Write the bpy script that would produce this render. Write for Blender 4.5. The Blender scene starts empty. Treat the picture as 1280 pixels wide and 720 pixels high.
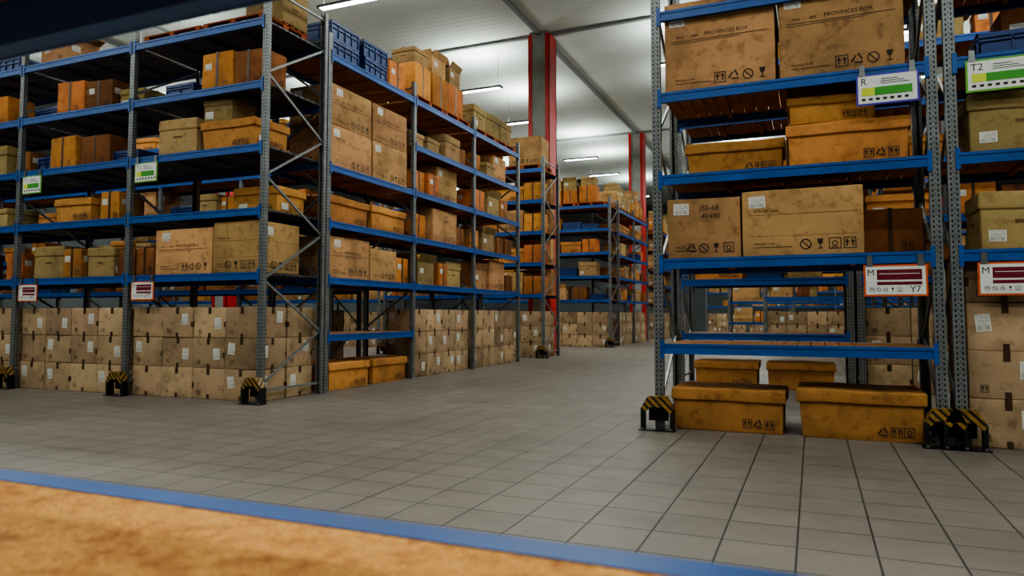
import bpy, bmesh, math, random
from mathutils import Vector, Matrix, noise
RNG = random.Random(7)
scene = bpy.context.scene
COL = scene.collection

# ------------------------------------------------------------------ materials
def lin(c):
    return tuple(((x/255)/12.92 if x/255 <= 0.04045 else ((x/255+0.055)/1.055)**2.4) for x in c)+(1,)

class NT:
    def __init__(s, name, rough=.6, metal=0.0, spec=.4):
        s.mat = bpy.data.materials.new(name); s.mat.use_nodes = True
        s.nt = s.mat.node_tree; s.b = s.nt.nodes['Principled BSDF']
        s.b.inputs['Roughness'].default_value = rough
        s.b.inputs['Metallic'].default_value = metal
        s.b.inputs['Specular IOR Level'].default_value = spec
    def n(s, t): return s.nt.nodes.new(t)
    def l(s, a, b): s.nt.links.new(a, b)
    def setin(s, node, i, v):
        if hasattr(v, 'is_linked'): s.l(v, node.inputs[i])
        else: node.inputs[i].default_value = v
    def math(s, op, a, b=0.0, c=0.0):
        m = s.n('ShaderNodeMath'); m.operation = op
        s.setin(m, 0, a); s.setin(m, 1, b); s.setin(m, 2, c)
        return m.outputs[0]
    def noise(s, vec, scale, detail=5, rough=.55):
        m = s.n('ShaderNodeTexNoise'); m.inputs['Scale'].default_value = scale
        m.inputs['Detail'].default_value = detail; m.inputs['Roughness'].default_value = rough
        if vec is not None: s.l(vec, m.inputs['Vector'])
        return m.outputs[0]
    def ramp(s, f, stops):
        m = s.n('ShaderNodeValToRGB'); cr = m.color_ramp
        while len(cr.elements) < len(stops): cr.elements.new(.5)
        for e, (p, c) in zip(cr.elements, stops): e.position = p; e.color = c
        s.l(f, m.inputs[0]); return m.outputs[0]
    def mix(s, f, a, b, mode='MIX'):
        m = s.n('ShaderNodeMix'); m.data_type = 'RGBA'; m.blend_type = mode
        s.setin(m, 0, f); s.setin(m, 6, a); s.setin(m, 7, b); return m.outputs[2]
    def coord(s, which='Object'):
        return s.n('ShaderNodeTexCoord').outputs[which]
    def xyz(s, v):
        m = s.n('ShaderNodeSeparateXYZ'); s.l(v, m.inputs[0]); return m.outputs
    def bump(s, h, strength=.3, dist=.01):
        m = s.n('ShaderNodeBump'); m.inputs['Strength'].default_value = strength
        m.inputs['Distance'].default_value = dist
        s.l(h, m.inputs['Height']); s.l(m.outputs[0], s.b.inputs['Normal'])
    def color(s, c): s.setin(s.b, 'Base Color', c)

def sc(c, k): return (c[0]*k, c[1]*k, c[2]*k, 1)

def cardboard(name, rgb, rough=.8, contrast=1.0, hue=.02):
    t = NT(name, rough, 0, .2)
    base = lin(rgb)
    info = t.n('ShaderNodeObjectInfo')
    off = t.n('ShaderNodeVectorMath'); off.operation = 'ADD'
    t.l(t.coord(), off.inputs[0])
    r50 = t.math('MULTIPLY', info.outputs['Random'], 37.0)
    cmb = t.n('ShaderNodeCombineXYZ'); t.l(r50, cmb.inputs[0]); t.l(r50, cmb.inputs[2])
    t.l(cmb.outputs[0], off.inputs[1]); v = off.outputs[0]
    n1 = t.noise(v, 1.5, 8, .6)
    c = t.ramp(n1, [(.34, sc(base, 1-.38*contrast)), (.52, base), (.72, sc(base, 1.15))])
    n2 = t.noise(v, 7, 9, .72)
    c = t.mix(.48*contrast, c, t.ramp(n2, [(.38, (.36, .3, .26, 1)), (.47, (1, 1, 1, 1))]), 'MULTIPLY')
    h = t.n('ShaderNodeHueSaturation'); h.inputs['Saturation'].default_value = 1.0
    t.l(t.math('MULTIPLY_ADD', info.outputs['Random'], -hue, .5+hue/2), h.inputs['Hue'])
    t.l(t.math('MULTIPLY_ADD', t.math('FRACT', t.math('MULTIPLY', info.outputs['Random'], 13.7)), .5, .7), h.inputs['Value'])
    t.l(c, h.inputs['Color']); t.color(h.outputs[0])
    t.bump(t.noise(v, 6, 8, .7), .35, .02)
    return t.mat

def plain(name, rgb, rough=.5, metal=0, var=.15, scale=8, spec=.4, bump=0):
    t = NT(name, rough, metal, spec); b = lin(rgb)
    n = t.noise(t.coord(), scale, 6, .65)
    t.color(t.ramp(n, [(.3, sc(b, 1-var)), (.7, sc(b, 1+var))]))
    if bump: t.bump(n, bump, .01)
    return t.mat

M = {}
M['carton'] = cardboard('cardboard_tan', (178, 136, 90))
M['lid'] = cardboard('cardboard_amber', (182, 126, 68), .85, 1.0, .015)
M['orange'] = cardboard('cardboard_orange', (184, 118, 60), .8, 1.0, .025)
M['dkorange'] = cardboard('cardboard_brown', (128, 78, 42), .8, .9)
M['olive'] = cardboard('cardboard_olive', (150, 124, 82), .85, .9, .03)
M['kraft'] = cardboard('cardboard_kraft', (166, 138, 106), .85, .9, .012)
M['inside'] = plain('cardboard_inside', (100, 74, 46), .9)
M['ink'] = plain('printing_ink', (38, 26, 18), .8, 0, .3, 30)
M['tape'] = plain('brown_tape', (64, 44, 28), .35, 0, .2, 20)
M['cleartape'] = plain('clear_tape', (156, 124, 82), .25, 0, .15, 12)
M['crate'] = plain('blue_plastic', (24, 50, 100), .4, 0, .15, 6)
M['black'] = plain('black_steel', (18, 18, 20), .45, .2, .3, 10)
M['bolt'] = plain('steel_bolt', (150, 150, 150), .3, .9)
M['strut'] = plain('galvanised_strut', (122, 124, 123), .42, .5, .25, 9)
M['red'] = plain('red_paint', (172, 30, 24), .45, 0, .2, 3)
M['concrete'] = plain('concrete', (138, 140, 136), .9, 0, .2, 2)
M['wall'] = plain('painted_wall', (92, 97, 98), .9, 0, .08, .6)
M['seam'] = plain('ceiling_beam_paint', (112, 117, 115), .7, 0, .08, 2)
M['white'] = plain('white_plate', (215, 215, 208), .45, 0, .05, 6)
M['housing'] = plain('lamp_housing', (60, 62, 64), .5)

def beam_mat():
    t = NT('blue_powder_coat', .42, 0, .45)
    v = t.coord(); b = lin((12, 74, 142))
    c = t.ramp(t.noise(v, 1.6, 6, .6), [(.3, sc(b, .75)), (.7, sc(b, 1.15))])
    scr = t.ramp(t.noise(v, 22, 8, .75), [(.62, (0, 0, 0, 1)), (.7, (1, 1, 1, 1))])
    c = t.mix(t.math('MULTIPLY', scr, .45), c, lin((46, 60, 76)))
    t.color(c); return t.mat
M['blue'] = beam_mat()

def upright_mat():
    t = NT('perforated_steel', .42, .4, .5)
    uv = t.xyz(t.coord('UV')); u, v = uv[0], uv[1]
    au = t.math('ABSOLUTE', u)
    du = t.math('LESS_THAN', t.math('ABSOLUTE', t.math('SUBTRACT', au, .024)), .0085)
    dv = t.math('LESS_THAN', t.math('FRACT', t.math('MULTIPLY', v, 1/.052)), .52)
    m1 = t.math('MULTIPLY', du, dv)
    dc = t.math('LESS_THAN', au, .005)
    dv2 = t.math('LESS_THAN', t.math('FRACT', t.math('MULTIPLY_ADD', v, 1/.052, .5)), .22)
    mm = t.math('MAXIMUM', m1, t.math('MULTIPLY', dc, dv2))
    b = lin((118, 120, 119))
    c = t.ramp(t.noise(t.coord(), 7, 7, .7), [(.3, sc(b, .65)), (.7, sc(b, 1.25))])
    t.color(t.mix(mm, c, (.006, .006, .007, 1)))
    t.l(t.math('MULTIPLY_ADD', mm, -.4, .4), t.b.inputs['Metallic'])
    return t.mat
M['upright'] = upright_mat()

def slat_mat(name, rgb, var=.35):
    t = NT(name, .85, 0, .15)
    mp = t.n('ShaderNodeMapping'); mp.inputs['Scale'].default_value = (6, 1, 6)
    t.l(t.coord(), mp.inputs[0]); b = lin(rgb)
    n = t.noise(mp.outputs[0], 3, 8, .7)
    t.color(t.ramp(n, [(.3, sc(b, 1-var)), (.7, sc(b, 1+var))])); t.bump(n, .2, .01)
    return t.mat
M['wood'] = slat_mat('timber_slat', (150, 100, 56))
M['palletwood'] = slat_mat('pallet_timber', (140, 72, 42))
M['steeldeck'] = plain('steel_deck', (72, 74, 76), .5, .5, .3, 5)

def osb_mat():
    t = NT('chipboard_deck', .7, 0, .2)
    v = t.coord()
    vo = t.n('ShaderNodeTexVoronoi'); vo.inputs['Scale'].default_value = 40
    w = t.n('ShaderNodeVectorMath'); w.operation = 'ADD'
    nn = t.n('ShaderNodeTexNoise'); nn.inputs['Scale'].default_value = 12
    t.l(v, nn.inputs['Vector']); t.l(v, w.inputs[0]); t.l(nn.outputs['Color'], w.inputs[1]); t.l(w.outputs[0], vo.inputs['Vector'])
    g = t.xyz(vo.outputs['Color'])[0]
    c = t.ramp(g, [(0, lin((172, 112, 48))), (.5, lin((192, 132, 62))), (1, lin((208, 154, 84)))])
    st = t.ramp(t.noise(v, 14, 9, .8), [(.36, lin((150, 96, 50))), (.52, (1, 1, 1, 1))])
    t.color(t.mix(.75, c, st, 'MULTIPLY'))
    return t.mat
M['osb'] = osb_mat()

def hazard_mat():
    t = NT('hazard_stripes', .5)
    uv = t.xyz(t.coord('UV'))
    f = t.math('FRACT', t.math('MULTIPLY', t.math('ADD', uv[0], uv[1]), 1/.085))
    m = t.math('LESS_THAN', f, .55)
    c = t.mix(m, lin((24, 22, 20)), lin((146, 108, 42)))
    d = t.ramp(t.noise(t.coord(), 14, 8, .7), [(.35, (.35, .3, .25, 1)), (.55, (1, 1, 1, 1))])
    t.color(t.mix(.7, c, d, 'MULTIPLY')); return t.mat
M['hazard'] = hazard_mat()

def label_mat():
    t = NT('paper_label', .5)
    uv = t.xyz(t.coord('UV')); u, v = uv[0], uv[1]
    row = t.math('FRACT', t.math('MULTIPLY', v, 9.0))
    rowm = t.math('LESS_THAN', t.math('ABSOLUTE', t.math('SUBTRACT', row, .5)), .2)
    cmb = t.n('ShaderNodeCombineXYZ')
    t.l(t.math('MULTIPLY', u, 14.0), cmb.inputs[0]); t.l(t.math('MULTIPLY', t.math('FLOOR', t.math('MULTIPLY', v, 9.0)), 7.3), cmb.inputs[1])
    wm = t.math('GREATER_THAN', t.noise(cmb.outputs[0], 1.0, 2), .5)
    txt = t.math('MULTIPLY', rowm, wm)
    cm2 = t.n('ShaderNodeCombineXYZ'); t.l(t.math('MULTIPLY', u, 40.0), cm2.inputs[0])
    bar = t.math('GREATER_THAN', t.noise(cm2.outputs[0], 1.0, 0), .5)
    low = t.math('LESS_THAN', v, .34)
    m = t.math('ADD', t.math('MULTIPLY', bar, low), t.math('MULTIPLY', txt, t.math('SUBTRACT', 1.0, low)))
    inn = t.math('MULTIPLY', t.math('LESS_THAN', t.math('ABSOLUTE', t.math('SUBTRACT', u, .5)), .42),
                 t.math('LESS_THAN', t.math('ABSOLUTE', t.math('SUBTRACT', v, .5)), .44))
    m = t.math('MULTIPLY', m, inn)
    t.color(t.mix(t.math('MULTIPLY', m, .8), lin((206, 202, 192)), lin((40, 38, 36)))); return t.mat
M['label'] = label_mat()
for k, c in dict(s_purple=(70, 48, 160), s_lime=(100, 160, 50), s_orange=(204, 84, 28), s_maroon=(104, 18, 36), s_green=(60, 140, 40), s_yellow=(196, 204, 60)).items():
    M[k] = plain('sign_'+k[2:], c, .4, 0, .05)

def floor_mat():
    t = NT('floor_tiles', .5, 0, .4)
    p = t.n('ShaderNodeNewGeometry').outputs['Position']; x = t.xyz(p)
    S = .4
    def dist(a, o):
        f = t.math('FRACT', t.math('MULTIPLY_ADD', a, 1/S, o))
        return t.math('MULTIPLY', t.math('SUBTRACT', .5, t.math('ABSOLUTE', t.math('SUBTRACT', f, .5))), S)
    ox, oy = 1-.29/S, .3
    dm = t.math('MINIMUM', dist(x[0], ox), dist(x[1], oy))
    g = t.ramp(dm, [(.0035, (0, 0, 0, 1)), (.0065, (1, 1, 1, 1))])
    wn = t.n('ShaderNodeTexWhiteNoise'); wn.noise_dimensions = '2D'
    cm = t.n('ShaderNodeCombineXYZ')
    t.l(t.math('FLOOR', t.math('MULTIPLY_ADD', x[0], 1/S, ox)), cm.inputs[0]); t.l(t.math('FLOOR', t.math('MULTIPLY_ADD', x[1], 1/S, oy)), cm.inputs[1])
    t.l(cm.outputs[0], wn.inputs['Vector'])
    b = lin((108, 99, 91))
    c = t.ramp(t.noise(p, .8, 9, .65), [(.3, sc(b, .8)), (.7, sc(b, 1.12))])
    tv = t.math('MULTIPLY_ADD', wn.outputs[0], .1, .95)
    h = t.n('ShaderNodeHueSaturation'); t.l(tv, h.inputs['Value']); t.l(c, h.inputs['Color'])
    t.color(t.mix(g, lin((34, 30, 27)), h.outputs[0]))
    t.l(t.math('MULTIPLY_ADD', t.noise(p, 2.5, 6), .3, .34), t.b.inputs['Roughness'])
    t.bump(g, .5, .004); return t.mat
M['floor'] = floor_mat()

def ceil_mat():
    t = NT('corrugated_ceiling', .8, 0, .3)
    p = t.n('ShaderNodeNewGeometry').outputs['Position']; x = t.xyz(p)
    f = t.math('PINGPONG', t.math('MULTIPLY', x[1], 1/.3), .5)
    b = lin((202, 212, 204))
    c = t.ramp(t.noise(p, .35, 9, .65), [(.3, sc(b, .82)), (.7, sc(b, 1.04))])
    t.color(c)
    t.bump(t.ramp(f, [(.15, (0, 0, 0, 1)), (.3, (1, 1, 1, 1))]), .25, .02); return t.mat
M['ceil'] = ceil_mat()

# ------------------------------------------------------------------ mesh builder
class MB:
    def __init__(s): s.v = []; s.f = []; s.m = []; s.uv = []; s.mats = []; s.sm = []
    def mi(s, k):
        if k not in s.mats: s.mats.append(k)
        return s.mats.index(k)
    def face(s, pts, mat, uvs=None, smooth=False):
        n = len(s.v); s.v += [tuple(p) for p in pts]
        s.f.append(tuple(range(n, n+len(pts)))); s.m.append(s.mi(mat)); s.sm.append(smooth)
        s.uv.append(uvs if uvs else [(0, 0)]*len(pts))
    def box(s, c, sz, mat, R=None):
        hx, hy, hz = sz[0]/2, sz[1]/2, sz[2]/2; c = Vector(c)
        def P(x, y, z):
            p = Vector((x, y, z))
            if R is not None: p = R @ p
            return c+p
        F = [([(-hx, -hy, -hz), (hx, -hy, -hz), (hx, -hy, hz), (-hx, -hy, hz)], 0, 2),
             ([(hx, hy, -hz), (-hx, hy, -hz), (-hx, hy, hz), (hx, hy, hz)], 0, 2),
             ([(hx, -hy, -hz), (hx, hy, -hz), (hx, hy, hz), (hx, -hy, hz)], 1, 2),
             ([(-hx, hy, -hz), (-hx, -hy, -hz), (-hx, -hy, hz), (-hx, hy, hz)], 1, 2),
             ([(-hx, -hy, hz), (hx, -hy, hz), (hx, hy, hz), (-hx, hy, hz)], 0, 1),
             ([(-hx, hy, -hz), (hx, hy, -hz), (hx, -hy, -hz), (-hx, -hy, -hz)], 0, 1)]
        for pts, a, b in F:
            s.face([P(*p) for p in pts], mat, [(p[a], p[b]) for p in pts])
    def bb(s, x0, x1, y0, y1, z0, z1, mat):
        s.box(((x0+x1)/2, (y0+y1)/2, (z0+z1)/2), (x1-x0, y1-y0, z1-z0), mat)
    def strut(s, p, q, w, t, mat):
        p = Vector(p); q = Vector(q); d = q-p; L = d.length
        R = d.to_track_quat('Z', 'X').to_matrix()
        s.box((p+q)/2, (w, t, L), mat, R)
    def rbox(s, hx, hy, z0, z1, r, mat, tx=0.0, div=4, c=(0, 0)):
        hz = (z1-z0)/2; zc = (z1+z0)/2; h = (hx, hy, hz)
        def coords(a):
            return [-a, -a+r*.4, -a+r]+[-(a-r)+2*(a-r)*i/div for i in range(1, div)]+[a-r, a-r*.4, a]
        def rnd(p):
            q = Vector([max(-(h[i]-r), min(h[i]-r, p[i])) for i in range(3)])
            d = Vector(p)-q
            if d.length > 1e-9: q = q+d.normalized()*min(r, d.length if sum(abs(x) > 1e-9 for x in d) == 1 else r)
            k = 1-tx*(1-(q[2]+hz)/(2*hz))
            return Vector((q[0]*k+c[0], q[1]*k+c[1], q[2]+zc))
        for ax in range(3):
            o = [i for i in range(3) if i != ax]
            A = coords(h[o[0]]); B = coords(h[o[1]])
            for sg in (-1, 1):
                for i in range(len(A)-1):
                    for j in range(len(B)-1):
                        q = []
                        for a, b in ((A[i], B[j]), (A[i+1], B[j]), (A[i+1], B[j+1]), (A[i], B[j+1])):
                            p = [0, 0, 0]; p[ax] = sg*h[ax]; p[o[0]] = a; p[o[1]] = b; q.append(rnd(p))
                        flip = (sg < 0) ^ (ax == 1)
                        if flip: q.reverse()
                        s.face(q, mat, None, True)
    def mesh(s, name, jitter=0, seed=0, weld=True):
        v = s.v
        if jitter:
            o = Vector((seed*3.1, seed*1.7, seed*5.3))
            v = [tuple(Vector(p)+noise.noise_vector(Vector(p)*1.9+o)*jitter+noise.noise_vector(Vector(p)*6+o)*jitter*.3) for p in v]
        me = bpy.data.meshes.new(name); me.from_pydata(v, [], s.f)
        for k in s.mats: me.materials.append(M[k])
        me.polygons.foreach_set('material_index', s.m)
        me.polygons.foreach_set('use_smooth', s.sm)
        ul = me.uv_layers.new(name='UVMap')
        flat = [c for f in s.uv for uv in f for c in uv]
        ul.data.foreach_set('uv', flat)
        if weld and any(s.sm):
            bm = bmesh.new(); bm.from_mesh(me)
            vs = [x for x in bm.verts if any(f.smooth for f in x.link_faces)]
            bmesh.ops.remove_doubles(bm, verts=vs, dist=.0004); bm.to_mesh(me); bm.free()
        me.update(); return me

def add(name, me, mat4=None, parent=None):
    o = bpy.data.objects.new(name, me); COL.objects.link(o)
    if mat4 is not None: o.matrix_world = mat4
    if parent: o.parent = parent
    return o

TXT = {}
def text_geo(t):
    if t not in TXT:
        cu = bpy.data.curves.new('tmp', 'FONT'); cu.body = t; cu.size = 1; cu.resolution_u = 2
        ob = bpy.data.objects.new('tmp', cu); COL.objects.link(ob)
        me = ob.to_mesh()
        TXT[t] = ([tuple(x.co) for x in me.vertices], [tuple(p.vertices) for p in me.polygons])
        ob.to_mesh_clear(); bpy.data.objects.remove(ob); bpy.data.curves.remove(cu)
    return TXT[t]

class Pl:
    """drawing plane on a face"""
    def __init__(s, mb, O, U, V, mat='ink'): s.mb = mb; s.O = Vector(O); s.U = Vector(U); s.V = Vector(V); s.mat = mat; s.N = s.U.cross(s.V)
    def P(s, u, v, n=.003): return s.O+s.U*u+s.V*v+s.N*n
    def poly(s, pts, mat=None, n=.003): s.mb.face([s.P(a, b, n) for a, b in pts], mat or s.mat)
    def rect(s, u0, v0, u1, v1, mat=None, n=.003, rot=0):
        cu, cv = (u0+u1)/2, (v0+v1)/2; c, sn = math.cos(rot), math.sin(rot)
        pts = [(u0, v0), (u1, v0), (u1, v1), (u0, v1)]
        pts = [(cu+(a-cu)*c-(b-cv)*sn, cv+(a-cu)*sn+(b-cv)*c) for a, b in pts]
        s.mb.face([s.P(a, b, n) for a, b in pts], mat or s.mat, [(0, 0), (1, 0), (1, 1), (0, 1)])
    def frame(s, u0, v0, u1, v1, w):
        s.rect(u0, v0, u1, v0+w); s.rect(u0, v1-w, u1, v1); s.rect(u0, v0+w, u0+w, v1-w); s.rect(u1-w, v0+w, u1, v1-w)
    def ring(s, cu, cv, r, w, n=14):
        for i in range(n):
            a, b = 2*math.pi*i/n, 2*math.pi*(i+1)/n
            s.poly([(cu+r*math.cos(a), cv+r*math.sin(a)), (cu+r*math.cos(b), cv+r*math.sin(b)),
                    (cu+(r-w)*math.cos(b), cv+(r-w)*math.sin(b)), (cu+(r-w)*math.cos(a), cv+(r-w)*math.sin(a))][::1])
    def text(s, t, u, v, size, mat=None, n=.003):
        vs, fs = text_geo(t)
        for f in fs:
            s.mb.face([s.P(u+vs[i][0]*size, v+vs[i][1]*size, n) for i in f], mat or s.mat)
    def icon(s, k, u, v, z):
        if k == 0:
            s.frame(u, v, u+z, v+z, z*.07)
            for q in (.28, .72):
                s.rect(u+z*(q-.05), v+z*.2, u+z*(q+.05), v+z*.6); s.poly([(u+z*(q-.17), v+z*.55), (u+z*(q+.17), v+z*.55), (u+z*q, v+z*.88)])
        elif k == 1:
            s.ring(u+z/2, v+z/2, z*.48, z*.1); s.rect(u+z*.1, v+z*.45, u+z*.9, v+z*.55, rot=-.78)
        elif k == 2:
            for a in range(3):
                th = a*2.094+.5; c = (u+z/2+math.cos(th)*z*.28, v+z/2+math.sin(th)*z*.28)
                s.rect(c[0]-z*.22, c[1]-z*.07, c[0]+z*.22, c[1]+z*.07, rot=th+1.57)
                e = (c[0]-math.sin(th)*z*.24, c[1]+math.cos(th)*z*.24)
                s.poly([(e[0]+math.cos(th)*z*.16, e[1]+math.sin(th)*z*.16), (e[0]-math.sin(th)*z*.2, e[1]+math.cos(th)*z*.2), (e[0]-math.cos(th)*z*.16, e[1]-math.sin(th)*z*.16)])
        elif k == 3:
            s.poly([(u+z*.25, v+z*.95), (u+z*.35, v+z*.5), (u+z*.65, v+z*.5), (u+z*.75, v+z*.95)])
            s.rect(u+z*.46, v+z*.15, u+z*.54, v+z*.5); s.rect(u+z*.3, v+z*.06, u+z*.7, v+z*.15)
        else:
            s.frame(u, v, u+z, v+z, z*.07); s.ring(u+z/2, v+z*.5, z*.25, z*.09, 10); s.rect(u+z*.2, v+z*.12, u+z*.8, v+z*.2)

def faces4(mb, w, d):
    return [(Pl(mb, (-w/2, -d/2, 0), (1, 0, 0), (0, 0, 1)), w), (Pl(mb, (w/2, -d/2, 0), (0, 1, 0), (0, 0, 1)), d),
            (Pl(mb, (w/2, d/2, 0), (-1, 0, 0), (0, 0, 1)), w), (Pl(mb, (-w/2, d/2, 0), (0, -1, 0), (0, 0, 1)), d)]

CACHE = {}
NAMES = dict(carton='cardboard_carton', lid='lidded_storage_box', orange='strapped_cardboard_box', dkorange='strapped_cardboard_box',
             olive='archive_box', open='open_cardboard_box', crate='blue_plastic_crate', kraft='taped_kraft_carton', pallet='wooden_pallet')
def boxmesh(kind, size, var):
    key = (kind, size, var)
    if key in CACHE: return CACHE[key]
    w, d, h = size; mb = MB(); rg = random.Random(int(round(w*100))*7919+int(round(h*100))*31+var*101+len(kind))
    j = .006
    if kind == 'carton':
        mb.rbox(w/2, d/2, 0, h, .012, 'carton')
        mb.bb(-w/2+.004, w/2-.004, -.006, .006, h-.004, h+.0015, 'ink')
        mb.bb(-w/2, w/2, -.035, .035, h, h+.003, 'cleartape')
        for (p, L) in faces4(mb, w, d):
            wide = L > .7
            if var == 0:      # long caption with icon band
                t = '·  mo  -  set    PROVINCES BOX'
                ts = min(.062, L*.85/(len(t)*.5)); v0 = h*.6
                p.text(t, L*.07, v0, ts); p.rect(L*.06, v0-.035, L*.94, v0-.029); p.rect(L*.06, v0-.06, L*.7, v0-.055)
            elif var == 1:    # stencil
                p.text('JSS-68', L*.45, h*.8, .085); p.text('40400', L*.47, h*.66, .085)
            else:
                p.rect(L*.05, h*.62, L*.95, h*.625); p.rect(L*.05, h*.3, L*.95, h*.304); p.text('SPA 68 - set', L*.1, h*.66, .05)
            z = min(.125, h*.165); n = 4 if wide else 2; u = L-.05-n*z*1.2
            for i in range(n): p.icon([0, 2, 1, 3, 4][(i+var) % 5], u+i*z*1.2, .06, z)
            if n == 4: p.rect(L*.1, .06+z*.25, L*.42, .06+z*.31); p.text('FRAGILE  0-40', L*.1, .06+z*.5, .035)
            if rg.random() < .5:
                a = rg.uniform(.05, .15); b = h*rg.uniform(.72, .76); p.rect(a, b, a+.17, b+.13, 'label', .004, rg.uniform(-.05, .05))
    elif kind == 'lid':
        lh = min(.13, h*.3)
        mb.rbox(w/2-.022, d/2-.022, 0, h-.02, .014, 'lid', .03)
        mb.rbox(w/2, d/2, h-lh, h, .014, 'lid')
        for (p, L) in faces4(mb, w-.042, d-.042):
            z = min(.1, h*.24)
            for i in range(3): p.icon([0, 2, 0, 4][(i+var) % 4], L-.08-(3-i)*z*1.15, .05, z)
            if rg.random() < .2: p.rect(.1, .08, .26, .19, 'label', .004)
        mb.bb(-w/2+.15, w/2-.15, -.03, .03, h, h+.003, 'cleartape')
        j = .016
    elif kind in ('orange', 'dkorange'):
        mb.rbox(w/2, d/2, 0, h, .018, kind)
        for x in (-w*.02,):
            mb.bb(x-.022, x+.022, -d/2-.006, d/2+.006, h, h+.006, 'tape'); mb.bb(x-.022, x+.022, -d/2-.006, -d/2, 0, h, 'tape'); mb.bb(x-.022, x+.022, d/2, d/2+.006, 0, h, 'tape')
        for (p, L) in faces4(mb, w, d):
            p.icon(var % 4, L*.68, .05, .09)
            if rg.random() < .3: p.rect(L*.1, h*.55, L*.1+.13, h*.55+.1, 'label', .004)
        j = .014
    elif kind == 'olive':
        mb.rbox(w/2, d/2, 0, h*.72, .015, 'olive', .0)
        mb.rbox(w/2+.012, d/2+.012, h*.68, h, .03, 'olive', -.02)
        mb.bb(-w/2-.01, w/2+.01, -.03, .03, h, h+.004, 'cleartape')
        for (p, L) in faces4(mb, w, d):
            p.rect(L*.38, h*.46, L*.62, h*.52, 'inside', .004)
            if rg.random() < .4: p.rect(L*.08, h*.15, L*.08+.15, h*.15+.11, 'label', .004)
        j = .016
    elif kind == 'open':
        t = .012
        k = 'olive' if var % 2 else 'carton'; fl = h*.3
        for a, b, c, e in ((-w/2, w/2, -d/2, -d/2+t), (-w/2, w/2, d/2-t, d/2), (-w/2, -w/2+t, -d/2, d/2), (w/2-t, w/2, -d/2, d/2)):
            mb.bb(a, b, c, e, 0, h*.8, k)
        mb.bb(-w/2, w/2, -d/2, d/2, 0, t, 'inside'); mb.bb(-w/2+.03, w/2-.03, -d/2+.03, d/2-.03, h*.5, h*.6, 'inside')
        for sgn, ang in ((-1, .5), (1, 1.0)):
            mb.box((0, sgn*(d/2+math.sin(ang)*fl/2), h*.8+math.cos(ang)*fl/2), (w, t*.7, fl), k, Matrix.Rotation(-sgn*ang, 3, 'X'))
        for sgn, ang in ((-1, .3), (1, 1.2)):
            mb.box((sgn*(w/2+math.sin(ang)*fl/2), 0, h*.8+math.cos(ang)*fl/2), (t*.7, d, fl), k, Matrix.Rotation(sgn*ang, 3, 'Y'))
        for (p, L) in faces4(mb, w, d): p.icon(var % 4, L*.68, .06, .09); p.rect(L*.12, h*.4, L*.12+.16, h*.4+.11, 'label', .004)
    elif kind == 'kraft':
        mb.rbox(w/2, d/2, 0, h, .012, 'kraft', 0, 3)
        for i, (p, L) in enumerate(faces4(mb, w, d)):
            a = L*.5
            p.rect(a-.03, h-.1, a+.03, h-.001, 'tape', .0035)
            if rg.random() < .7: p.rect(a-.028, .001, a+.028, .07, 'tape', .0035)
            for e in (0.0, L-.035):
                if rg.random() < .5: p.rect(e, h*.35, e+.035, h*.53, 'tape', .0035)
            if rg.random() < .7:
                u = rg.choice([.07, L-.22]); v = rg.uniform(.12, h-.22); p.rect(u, v, u+.13, v+.17, 'label', .004, rg.uniform(-.15, .15))
            if rg.random() < .5: p.icon(rg.randrange(4), L*.15, .06, .07)
            p.rect(L*.1, h*.5, L*.3, h*.505)
        mb.bb(-.03, .03, -d/2, d/2, h, h+.003, 'tape')
    elif kind == 'crate':
        t = .02; g = .02
        for (x0, x1, y0, y1) in ((-w/2+g, w/2-g, -d/2+g, -d/2+g+t), (-w/2+g, w/2-g, d/2-g-t, d/2-g), (-w/2+g, -w/2+g+t, -d/2+g, d/2-g), (w/2-g-t, w/2-g, -d/2+g, d/2-g)):
            mb.bb(x0, x1, y0, y1, 0, h, 'crate')
        mb.bb(-w/2+g, w/2-g, -d/2+g, d/2-g, 0, t, 'crate')
        for z0, z1 in ((h-.045, h), (h*.62, h*.62+.02), (0, .03)):
            for (x0, x1, y0, y1) in ((-w/2, w/2, -d/2, -d/2+g), (-w/2, w/2, d/2-g, d/2), (-w/2, -w/2+g, -d/2, d/2), (w/2-g, w/2, -d/2, d/2)):
                mb.bb(x0, x1, y0, y1, z0, z1, 'crate')
        n = max(2, int(w/.2))
        for i in range(n+1):
            x = -w/2+.01+(w-.02)*i/n
            for y in (-d/2+g/2, d/2-g/2): mb.bb(x-.008, x+.008, y-g/2, y+g/2, .03, h-.045, 'crate')
        n = max(2, int(d/.2))
        for i in range(n+1):
            y = -d/2+.01+(d-.02)*i/n
            for x in (-w/2+g/2, w/2-g/2): mb.bb(x-g/2, x+g/2, y-.008, y+.008, .03, h-.045, 'crate')
        j = 0
    elif kind == 'pallet':
        n = 7
        for i in range(n):
            y = -d/2+.05+(d-.1)*i/(n-1); mb.bb(-w/2, w/2, y-.045, y+.045, h-.022, h, 'palletwood')
        for x in (-w/2+.06, 0, w/2-.06):
            mb.bb(x-.05, x+.05, -d/2, d/2, h-.044, h-.022, 'palletwood')
            mb.bb(x-.05, x+.05, -d/2, d/2, 0, .02, 'palletwood')
            for y in (-d/2+.06, 0, d/2-.06): mb.bb(x-.05, x+.05, y-.06, y+.06, .02, h-.044, 'palletwood')
        j = .002
    me = mb.mesh(NAMES[kind]+'_mesh', j, var+1); CACHE[key] = me
    return me

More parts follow.
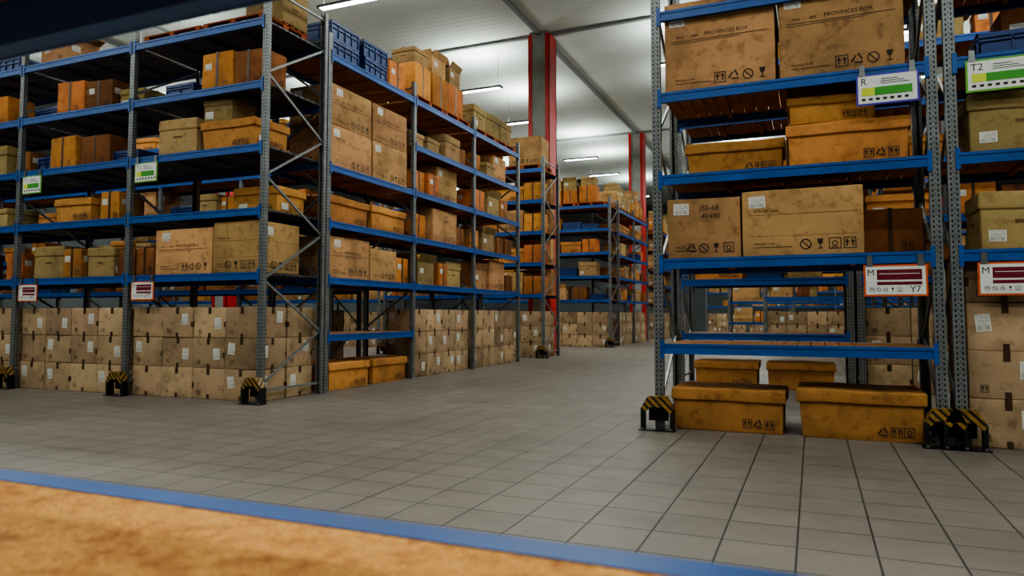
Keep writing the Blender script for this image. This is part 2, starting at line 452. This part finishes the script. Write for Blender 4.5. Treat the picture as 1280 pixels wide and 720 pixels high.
# ------------------------------------------------------------------ racks
BW = .115
def levels_z(n): return [round(.96*i, 2) for i in range(1, n+1)]
class Rack:
    def __init__(s, x, y, rot, bays, bw, depth, levels, top, deck='wood', guards=True):
        s.M = Matrix.Translation((x, y, 0)) @ Matrix.Rotation(rot, 4, 'Z'); s.bw = bw; s.depth = depth; s.levels = levels
        mb = MB(); pw, pd = .1, .075
        for i in range(bays+1):
            c = i*bw
            for t0, sg in ((0, 1), (depth, -1)):
                a, b = (t0, t0+pd) if sg > 0 else (t0-pd, t0)
                f = t0+sg*.002
                mb.box((c, f, top/2), (pw, .004, top), 'upright')
                for q in (-1, 1):
                    mb.box((c+q*(pw/2-.002), (a+b)/2, top/2), (.004, pd-.008, top), 'upright')
                    mb.box((c+q*(pw/2-.014), t0+sg*(pd-.002), top/2), (.028, .004, top), 'upright')
                mb.box((c, (a+b)/2, .004), (.16, .13, .008), 'bolt')
            z = .25; k = 0; st = .78
            ya, yb = pd*.6, depth-pd*.6
            mb.strut((c, ya, .18), (c, yb, .18), .035, .03, 'strut')
            while z+st < top:
                p, q = ((ya, yb) if k % 2 == 0 else (yb, ya))
                mb.strut((c, p, z), (c, q, z+st), .035, .028, 'strut')
                z += st; k += 1
            mb.strut((c, ya, top-.12), (c, yb, top-.12), .035, .03, 'strut')
            if guards:
                y0, y1 = -.16, -.035
                o = [(-.18, 0), (-.18, .24), (-.1, .38), (.1, .38), (.18, .24), (.18, 0)]
                q = [(-.145, 0), (-.145, .19), (-.08, .26), (.08, .26), (.145, .19), (.145, 0)]
                for e in range(5):
                    m = 'hazard' if e in (1, 2, 3) else 'black'
                    a, b, a2, b2 = o[e], o[e+1], q[e], q[e+1]
                    def V(pt, y): return (c+pt[0], y, pt[1])
                    mb.face([V(a, y0), V(b, y0), V(b2, y0), V(a2, y0)][::-1], m, [a, b, b2, a2][::-1])
                    mb.face([V(a, y1), V(b, y1), V(b2, y1), V(a2, y1)], m, [a, b, b2, a2])
                    L = math.dist(a, b)
                    mb.face([V(a, y0), V(a, y1), V(b, y1), V(b, y0)][::-1], m, [(0, 0), (.115, 0), (.115, L), (0, L)][::-1])
                    mb.face([V(a2, y0), V(b2, y0), V(b2, y1), V(a2, y1)][::-1], 'black')
                mb.bb(c-.11, c+.11, y1-.012, y1-.002, .1, .26, 'black')
                mb.bb(c-.2, c+.2, y0-.03, y1, 0, .012, 'black')
                for x in (-.16, .16): mb.bb(c+x-.014, c+x+.014, y0-.022, y0, .012, .03, 'bolt')
        for i in range(bays):
            a, b = i*bw+pw/2, (i+1)*bw-pw/2
            for z in levels[i]:
                for y, sg in ((0, 1), (depth, -1)):
                    ya, yb = sorted((y-sg*.004, y+sg*.045)); 
                    mb.bb(a, b, ya, yb, z-BW, z-.03, 'blue')
                    ya, yb = sorted((y-sg*.012, y+sg*.05)); mb.bb(a, b, ya, yb, z-.03, z, 'blue')
                    ya, yb = sorted((y-sg*.012, y+sg*.0)); mb.bb(a, b, ya, yb, z-BW, z-BW+.02, 'blue')
                    for e, k in ((a, 1), (b, -1)):
                        x0, x1 = sorted((e-k*.03, e+k*.012)); ya, yb = sorted((y-sg*.014, y-sg*.003))
                        mb.bb(x0, x1, ya, yb, z-BW-.05, z+.045, 'blue')
                if deck == 'wood':
                    n = int((b-a)/.14); st = (b-a)/n
                    for k in range(n): mb.bb(a+k*st+.006, a+(k+1)*st-.006, .05, depth-.05, z-.024, z-.001, 'wood')
                    for k in range(1, 4): mb.bb(a+(b-a)*k/4-.025, a+(b-a)*k/4+.025, .05, depth-.05, z-.07, z-.024, 'wood')
                elif deck == 'steel':
                    n = int((depth-.1)/.12); st = (depth-.1)/n
                    for k in range(n): mb.bb(a, b, .05+k*st, .05+k*st+st-.02, z-.03, z-.002, 'steeldeck')
                    for x in (a+(b-a)*.25, a+(b-a)*.5, a+(b-a)*.75): mb.bb(x-.02, x+.02, .05, depth-.05, z-.07, z-.03, 'steeldeck')
                else:
                    far = depth-.05 if z < 1.5 else .38  # upper deck shortened to let more light onto the lower deck
                    mb.bb(a, b, .05, far, z-.024, z-.002, 'osb')
                    for x in (a+(b-a)*.33, a+(b-a)*.66): mb.bb(x-.02, x+.02, .05, depth-.05, z-.07, z-.024, 'steeldeck')
        add('pallet_rack', mb.mesh('pallet_rack_mesh', weld=False), s.M)
    def put(s, kind, size, c, t, z, rot=0.0, var=0):
        me = boxmesh(kind, size, var)
        m = s.M @ Matrix.Translation((c, t+size[1]/2, z)) @ Matrix.Rotation(math.radians(rot), 4, 'Z')
        add(NAMES[kind], me, m)
    def kraft(s, bay, rows=3, deep=1, t0=.1):
        w, d, h = .645, .6, .465
        for i in range(4):
            for r in range(rows):
                for k in range(deep):
                    s.put('kraft', (w, d, h), bay*s.bw+.08+w/2+i*(w+.008), t0+k*(d+.03)+RNG.uniform(0, .02), r*(h+.003), RNG.uniform(-.6, .6), RNG.randrange(8))
    def fill(s, bay, z, hmax=.8, dens=.85, kinds=None, t0=.12):
        kinds = kinds or ['carton', 'lid', 'lid', 'orange', 'olive', 'olive', 'open', 'crate', 'dkorange']
        x = bay*s.bw+.1+RNG.uniform(0, .15); end = (bay+1)*s.bw-.1
        for _ in range(12):
            k = RNG.choice(kinds); sz = RNG.choice(SIZES[k])
            if sz[2] > hmax: continue
            pad = .1 if k == 'open' else .0
            if x+sz[0]+2*pad > end: 
                k = RNG.choice(['orange', 'dkorange']); sz = SIZES[k][1]; pad = 0
                if x+sz[0] > end: break
            if RNG.random() < dens:
                v = RNG.randrange(3); dd = max(.1, s.depth-sz[1]-t0)
                s.put(k, sz, x+pad+sz[0]/2, t0+RNG.uniform(0, min(.15, dd)), z, RNG.uniform(-2.5, 2.5), v)
                if k not in ('open', 'crate') and sz[2]+.45 < hmax and RNG.random() < .35:
                    k2 = RNG.choice(['orange', 'olive', 'crate']); s2 = SIZES[k2][1]
                    if s2[0] <= sz[0] and s2[2]+sz[2] < hmax: s.put(k2, s2, x+pad+sz[0]/2, t0+.05, z+sz[2]+.004, RNG.uniform(-3, 3), v)
            x += sz[0]+2*pad+RNG.uniform(.03, .16)
SIZES = dict(carton=[(1.2, .9, .72), (.8, .9, .68), (1.0, .85, .78)], lid=[(1.2, .85, .46), (1.1, .8, .4), (.9, .7, .45)],
             orange=[(.6, .5, .55), (.45, .5, .5)], dkorange=[(.6, .5, .52), (.4, .5, .45)], olive=[(.75, .6, .58), (.55, .55, .36)],
             open=[(.7, .6, .6)], crate=[(.8, .6, .32), (.6, .45, .22)], pallet=[(1.25, 1.0, .14)])
BIG = (1.2, .95, 1.05); C0, C1, C2 = SIZES['carton']; L0, L1, L2 = SIZES['lid']; O0, O1 = SIZES['orange']; D0, D1 = SIZES['dkorange']; V0, V1 = SIZES['olive']; K0, K1 = SIZES['crate']; P0 = SIZES['pallet'][0]
z1, z2, z3, z4, z5, z6 = levels_z(6)

# right-hand rack (near)
RX, RY = -1.62, 8.08
R = Rack(RX, RY, 0, 1, 2.77, 1.2, [[z1, z2, z3, z4, z5, z6]], 7.2)
R2 = Rack(RX+2.77+.16, RY, 0, 1, 2.77, 1.2, [[z2, z3, z4, z5, z6]], 7.2)
R.put('lid', (1.2, .95, .46), .73, .06, 0, 0, 0); R.put('lid', (1.2, .95, .5), 2.05, .03, 0, -.5, 1)
R.put('carton', C1, .5, .08, z2, .5, 1); R.put('carton', C0, 1.53, .06, z2, -.6, 2); R.put('dkorange', (.62, .5, .5), 2.4, .45, z2, 2, 0)
R.put('lid', L1, .82, .3, z3, 1, 1); R.put('lid', L0, 2.0, .1, z3, -1, 0); R.put('lid', (.9, .7, .3), 1.85, .15, z3+.47, 1, 2)
R.put('carton', BIG, .70, .06, z4, .3, 0); R.put('carton', BIG, 1.95, .04, z4, -.4, 0)
R.fill(0, z6); 
R2.kraft(0, 4, 2); R2.put('olive', V0, .6, .15, z2, 2, 1); R2.put('olive', (1.1, .8, .66), 1.6, .1, z2, 0, 0)
R2.put('olive', (1.0, .8, .6), .66, .1, z3, 1, 2); R2.put('olive', (1.0, .8, .5), 1.8, .1, z3, 1, 1)
R2.put('dkorange', (.7, .5, .6), .9, .5, z4, 0, 0); R2.put('crate', K1, .55, .03, z4, -3, 0); R2.put('crate', K0, 1.8, .05, z4, -1, 0); R2.fill(0, z5)
# next row of racks behind
Q = Rack(-2.2, 13.0, 0, 1, 2.77, 1.2, [[z1, z2, z3, z4, z5, z6]], 7.2, 'wood', False)
Q.put('lid', (1.1, .9, .46), .75, .1, 0, 1, 2); Q.put('lid', (1.1, .9, .46), 1.98, .1, 0, 1, 0)
for z in (z2, z4, z5, z6): Q.fill(0, z, .8, 1)
Q.put('lid', L1, .9, .2, z3, 1, 1); Q.put('carton', C0, 2.0, .2, z3, 0, 1)
Q2 = Rack(.73, 13.0, 0, 3, 2.77, 1.2, [[z2, z3, z4, z5, z6]]*3, 7.2, 'wood', False)
for b in (0, 1, 2):
    Q2.kraft(b, 3)
    for z in (z2, z3, z4, z5, z6): Q2.fill(b, z, .8, 1)

# left rack A facing the camera
A = Rack(-7.46-2.8*4, 8.12, 0, 4, 2.8, 1.42, [[z2, z3, z4, z5, z6]]*4, 6.35, 'steel')
b3, b2 = 8.4, 5.6     # bay starts
A.kraft(3, 3, 2); A.kraft(2, 3, 2); A.kraft(1, 3, 1); A.kraft(0, 3, 1)
A.put('dkorange', D1, b3+.3, .1, z2, 0, 0); A.put('carton', C0, b3+1.16, .08, z2, 0, 0); A.put('carton', (.9, .9, .78), b3+2.25, .06, z2, 0, 2)
A.put('lid', L2, b3+2.1, .6, z3, 0, 0)
A.put('olive', V0, b3+.95, .08, z4, 4, 0); A.put('lid', (1.1, .8, .46), b3+2.0, .08, z4, -1, 1); A.put('olive', V1, b3+1.75, .12, z4+.465, 3, 1)
A.put('crate', K1, b3+.9, .15, z5, 0, 0); A.put('orange', (.62, .5, .6), b3+1.75, .1, z5, 2, 0); A.put('dkorange', (.6, .5, .56), b3+2.38, .12, z5, -1, 1)
A.put('pallet', P0, b3+.75, .1, z6, 0, 0); A.put('pallet', P0, b3+2.05, .1, z6, 0, 1)
A.put('olive', V0, b3+2.3, .5, z6+.145, 0, 0)
A.put('orange', (.66, .5, .58), b2+1.15, .1, z5, 2, 1); A.put('dkorange', D0, b2+1.85, .12, z5, 2, 1); A.put('olive', V1, b2+2.42, .3, z5, 2, 1); A.put('crate', K1, b2+.4, .2, z5)
A.put('orange', (.68, .55, .56), b2+1.05, .08, z4, -2, 0); A.put('dkorange', (.7, .5, .52), b2+1.8, .12, z4, 1, 0); A.put('crate', K0, b2+.45, .3, z4, 0, 0); A.put('crate', K1, b2+2.45, .2, z4, 0, 0)
A.put('lid', (.9, .7, .42), b2+1.3, .1, z3, 1, 0); A.put('orange', O1, b2+2.1, .2, z3, 1, 0)
A.put('olive', V0, b2+.6, .2, z2, 1, 0); A.put('orange', O1, b2+1.35, .1, z2, 1, 0); A.put('olive', (.6, .55, .5), b2+2.0, .15, z2, 1, 2); A.put('dkorange', D1, b2+2.54, .2, z2)
for b in (0, 1):
    for z in (z2, z3, z4, z5, z6): A.fill(b, z)
A.fill(2, z6)

# row B along the aisle
lv = [z2, z3, z4, z5, z6]
B = Rack(-7.46, 9.68, math.pi/2, 3, 2.8, 1.2, [[z1, z2, z3, z4, z6], lv, lv], 6.1, 'wood', False)
B.put('lid', (1.2, .85, .46), .75, .05, 0, 0, 0); B.put('lid', (1.2, .85, .46), 2.05, .05, 0, 0, 1)
B.put('carton', C0, .72, .08, z2, 0, 0); B.put('carton', (.9, .9, .6), 1.8, .08, z2, 0, 2); B.put('orange', O1, 2.5, .1, z2)
B.put('lid', L0, .72, .08, z3, 0, 1); B.put('lid', L0, 2.0, .08, z3, 0, 2)
for c in (.72, 1.98):
    B.put('carton', C0, c, .06, z4, 0, 2); B.put('carton', C0, c, .07, z4+.725, 0, 0)
B.put('crate', K0, .55, .1, z6, 0, 0); B.put('crate', K0, .55, .1, z6+.325, 0, 0); B.put('crate', K0, 1.5, .1, z6, 3, 0); B.put('crate', K0, 1.5, .1, z6+.325, 0, 0)
B.put('orange', (.6, .5, .6), 2.35, .15, z6, 0, 0)
B.kraft(1, 3); B.kraft(2, 3)
KB = ['lid', 'olive', 'orange', 'orange', 'open', 'carton', 'open']
for b in (1, 2):
    for z in lv[:-1]: B.fill(b, z, .8, 1, KB, .06)
def pile(Rk, bay, z, stack=.6):
    x = bay*Rk.bw+.1
    for k, sz in [('pallet', P0)]*2:
        Rk.put(k, sz, x+.63, .06, z, 0, 0); x += 1.3
    x = bay*Rk.bw+.12
    while x < (bay+1)*Rk.bw-.9:
        sz = RNG.choice([C1, V0, (.7, .6, .7), O0]); k = {C1: 'carton', V0: 'olive', O0: 'orange'}.get(sz, 'orange')
        if stack == 0 and sz[2] > .6: sz, k = V0, 'olive'
        Rk.put(k, sz, x+sz[0]/2, .1, z+.142, RNG.uniform(-4, 4), RNG.randrange(3))
        if RNG.random() < stack: Rk.put('olive', V1, x+sz[0]/2, .15, z+.145+sz[2], RNG.uniform(-6, 6), RNG.randrange(3))
        elif stack and RNG.random() < .5: Rk.put('open', (.6, .55, .5), x+sz[0]/2, .15, z+.145+sz[2], RNG.uniform(-6, 6), RNG.randrange(3))
        x += sz[0]+RNG.uniform(.04, .12)
pile(B, 1, z6, .3); pile(B, 2, z6, 0)

def rand_rack(x, y, rot, bays, depth, top=6.1, lvs=lv, deck='wood', guards=False, kr=True, dens=.95, piled=True):
    r = Rack(x, y, rot, bays, 2.8, depth, [list(lvs)]*bays, top, deck, guards)
    for b in range(bays):
        if kr: r.kraft(b, 3)
        for z in lvs[:-1]: r.fill(b, z, .8, dens, None, .08)
        if piled == True: pile(r, b, lvs[-1])
        elif piled is False: r.fill(b, lvs[-1], .8, dens)
    return r
# further rows on the left side of the aisle
A1 = Rack(-7.46-2.8*2, 19.95, 0, 2, 2.8, 1.4, [lv, lv], 6.1, 'wood', True)
for b in (0, 1):
    A1.kraft(b, 3, 2)
A1.fill(0, z2); A1.fill(0, z3); A1.fill(0, z4); A1.fill(0, z5); pile(A1, 0, z6)
for z, k1 in ((z2, 'carton'), (z3, 'lid'), (z4, 'carton'), (z5, 'lid')):
    A1.put('lid', L1, 3.5, .1, z, 0, 1)
    A1.put(k1, {'carton': C1, 'lid': L2}[k1], 4.5, .1, z, 0, 2); A1.put('orange', O0, 5.24, .1, z, 1, 0)
    A1.put('carton', (1.25, .36, .8), 4.88, 1.01, z, 0, 2)
A1.put('pallet', P0, 4.9, .06, z6, 0, 0); A1.put('carton', (1.05, .85, .88), 4.95, .1, z6+.142, 3, 2); A1.put('pallet', P0, 3.55, .06, z6, 0, 0); A1.put('olive', V0, 3.6, .1, z6+.142)
rand_rack(-7.46-2.8*2, 27.6, 0, 2, 1.4, guards=True)
rand_rack(-7.46, 29.15, math.pi/2, 2, 1.2)
rand_rack(-7.46, 38.2, math.pi/2, 3, 1.2)
rand_rack(-24.4, 13.6, 0, 5, 1.2, piled=False)           # behind A
rand_rack(-30, 24.0, 0, 5, 1.2, piled=False)
# right side of the aisle, seen through the near rack
rand_rack(1.3, 24.6, -math.pi/2, 3, 1.2, piled=False)
rand_rack(-1.57, 26.5, 0, 2, 1.2, piled=False)
rand_rack(-3.6, 34.4, 0, 4, 1.2, lvs=[z1, z2, z3, z4, z5], kr=False, piled=False)
rand_rack(-7.0, 52.0, 0, 6, 1.2, piled=False)

# rack the camera stands in (its front beam faces the hall)
F = Rack(1.0, .95, math.pi, 1, 2.8, 1.2, [[.96, 1.95]], 3.2, 'osb', False)

# ------------------------------------------------------------------ shelf signs
def sign(x, y, z, kind, w=.57, h=.32):
    mb = MB(); fr, pan, t1, t2 = kind
    mb.bb(-w/2, w/2, 0, .012, 0, h, fr)
    p = Pl(mb, (-w/2, 0, 0), (1, 0, 0), (0, 0, 1))
    p.rect(.018, .018, w-.018, h-.018, 'white', .002)
    if t1 == 'M':
        p.rect(.12, h*.52, w-.05, h-.05, pan, .004); p.rect(.12, h*.36, w-.05, h*.46, pan, .004)
        p.rect(.14, h*.7, w-.07, h*.72, 'white', .005)
        p.text('M', .03, h*.66, .09); p.text(t2, w-.16, .04, .09); 
        for i in range(5): p.icon(i % 5, .05+i*.062, .045, .045)
    else:
        p.rect(.05, h*.3, w*.5, h*.56, pan, .004); p.text(t1, .04, h*.66, .1)
        for i in range(3): p.rect(w*.4, h*(.66+.07*i), w-.08-.05*i, h*(.68+.07*i), 'ink', .004)
        p.rect(w*.3, h*.3, w-.06, h*.56, 's_green', .005)
        for i in range(7): p.rect(.05+i*.065, .045, .085+i*.065, .07, 'ink', .004)
    for q in (-w*.4, w*.4):
        mb.bb(q-.025, q+.025, .003, .02, h, h+.1, 'bolt'); mb.bb(q-.03, q+.03, -.004, .008, h-.02, h+.02, 'bolt')
    add('shelf_location_sign', mb.mesh('shelf_sign_mesh', weld=False), Matrix.Translation((x, y, z)))
ys = RY-.034
sign(.75, ys, z4-.4, ('s_purple', 's_yellow', 'R', '')); sign(.77, ys, z2-.45, ('s_orange', 's_maroon', 'M', 'Y7'))
sign(1.72, ys, z4-.38, ('s_lime', 's_yellow', 'T2', '')); sign(1.76, ys, z2-.45, ('s_orange', 's_maroon', 'M', 'K7'))
ya = 8.12-.034
for bx in (-7.46-2.8, -7.46-5.6):
    sign(bx+.42, ya, z4-.42, ('s_lime', 's_yellow', 'T1', ''), .5, .32)
    sign(bx+.42, ya, z2-.4, ('s_orange', 's_maroon', 'M', 'Y5'), .5, .3)

# ------------------------------------------------------------------ room shell
CH = 11.0; X0, X1, Y0, Y1 = -34, 22, -9, 62
def slab(name, a, b, c, d, e, f, mat):
    mb = MB(); mb.bb(a, b, c, d, e, f, mat); add(name, mb.mesh(name, weld=False))
slab('floor', X0, X1, Y0, Y1, -.1, 0, 'floor'); slab('ceiling', X0, X1, Y0, Y1, CH, CH+.1, 'ceil')
slab('wall_back', X0, X1, Y1, Y1+.2, 0, CH, 'wall'); slab('wall_front', X0, X1, Y0-.2, Y0, 0, CH, 'wall')
slab('wall_left', X0-.2, X0, Y0, Y1, 0, CH, 'wall'); slab('wall_right', X1, X1+.2, Y0, Y1, 0, CH, 'wall')
n = 0
for k in range(-2, 3):
    y = 22.5+14.2*k
    if Y0 < y < Y1: n += 1; slab('trim_%d' % n, X0, X1, y-.07, y+.07, CH-.09, CH, 'seam')
for k in range(-1, 3):
    x = -8.45+14.2*k; n += 1; slab('trim_%d' % n, x-.07, x+.07, Y0, Y1, CH-.12, CH, 'seam')

def column(x, y):
    mb = MB(); w = .76; h = CH
    mb.bb(-w/2+.03, w/2-.03, -w/2+.03, w/2-.03, 0, h, 'concrete')
    for a in (-1, 1):
        x0, x1 = sorted((a*w/2, a*(w/2-.04))); mb.bb(x0, x1, -w/2, w/2, 0, h-.09, 'red')
        for b in (-1, 1):
            x0, x1 = sorted((a*w/2, a*(w/2-.14))); y0, y1 = sorted((b*w/2, b*(w/2-.06)))
            mb.bb(x0, x1, y0-.004, y1+.004, 0, h-.09, 'red')
    add('red_steel_column', mb.mesh('column_mesh', weld=False), Matrix.Translation((x, y, 0)))
for cx in (-8.45, 5.75):
    for cy in (22.6, 37.0): column(cx, cy)
column(-22.6, 22.6)

# ------------------------------------------------------------------ lamps
def lampmat():
    t = NT('fluorescent_diffuser'); t.b.inputs['Emission Color'].default_value = (.93, 1, .98, 1); t.b.inputs['Emission Strength'].default_value = 12
    return t.mat
M['glow'] = lampmat()
LZ = 9.6; DOWN = 172; UP = 158
mb = MB(); mb.bb(-.95, .95, -.12, .12, 0, .07, 'housing'); mb.bb(-.88, .88, -.09, .09, -.012, 0, 'glow')
for x in (-.8, .8): mb.bb(x-.004, x+.004, -.004, .004, .07, CH-LZ, 'housing')
lm = mb.mesh('fluorescent_fixture_mesh', weld=False)
for x in (-25.2, -18.2, -11.25, -3.6, 3.2, 10.0, 16.8):  # every other row, from the second, is added unseen to even the ceiling light
    for y in (-2.1, 2.6, 10.5, 15.3, 23.3, 28.0, 35.9, 40.5, 49.0):
        if x > 9 and y > 20: continue
        o = add('fluorescent_light_fixture', lm, Matrix.Translation((x, y, LZ)))
        for nm, zz, e, rx in (('tube_down', -.03, DOWN, 0), ('fill_uplight', .1, UP, math.pi)):  # second entry is an upward fill light added to brighten the ceiling
            L = bpy.data.lights.new(nm, 'AREA'); L.shape = 'RECTANGLE'; L.size = 1.7; L.size_y = .2; L.energy = e; L.color = (.95, 1, .97)
            lo = bpy.data.objects.new(nm, L); COL.objects.link(lo); lo.parent = o; lo.location = (0, 0, zz); lo.rotation_euler = (rx, 0, 0)

w = bpy.data.worlds.new('world'); scene.world = w; w.use_nodes = True
w.node_tree.nodes['Background'].inputs[0].default_value = (.7, .8, .85, 1); w.node_tree.nodes['Background'].inputs[1].default_value = .3
try:
    scene.view_settings.view_transform = 'AgX'; scene.view_settings.look = 'AgX - Medium High Contrast'
except Exception as e: print('look', e)

# ------------------------------------------------------------------ camera
cd = bpy.data.cameras.new('camera'); cam = bpy.data.objects.new('camera', cd); COL.objects.link(cam)
cd.sensor_width = 36; cd.lens = 885*36/1280; cd.clip_start = .05
cam.location = (0, 0, 1.28); cam.rotation_euler = (math.radians(90+3.3), 0, math.radians(23)); cd.shift_y = -17/1280
cd.dof.use_dof = True; cd.dof.focus_distance = 10; cd.dof.aperture_fstop = 3.2
scene.camera = cam
print('OBJECTS', len(COL.objects))
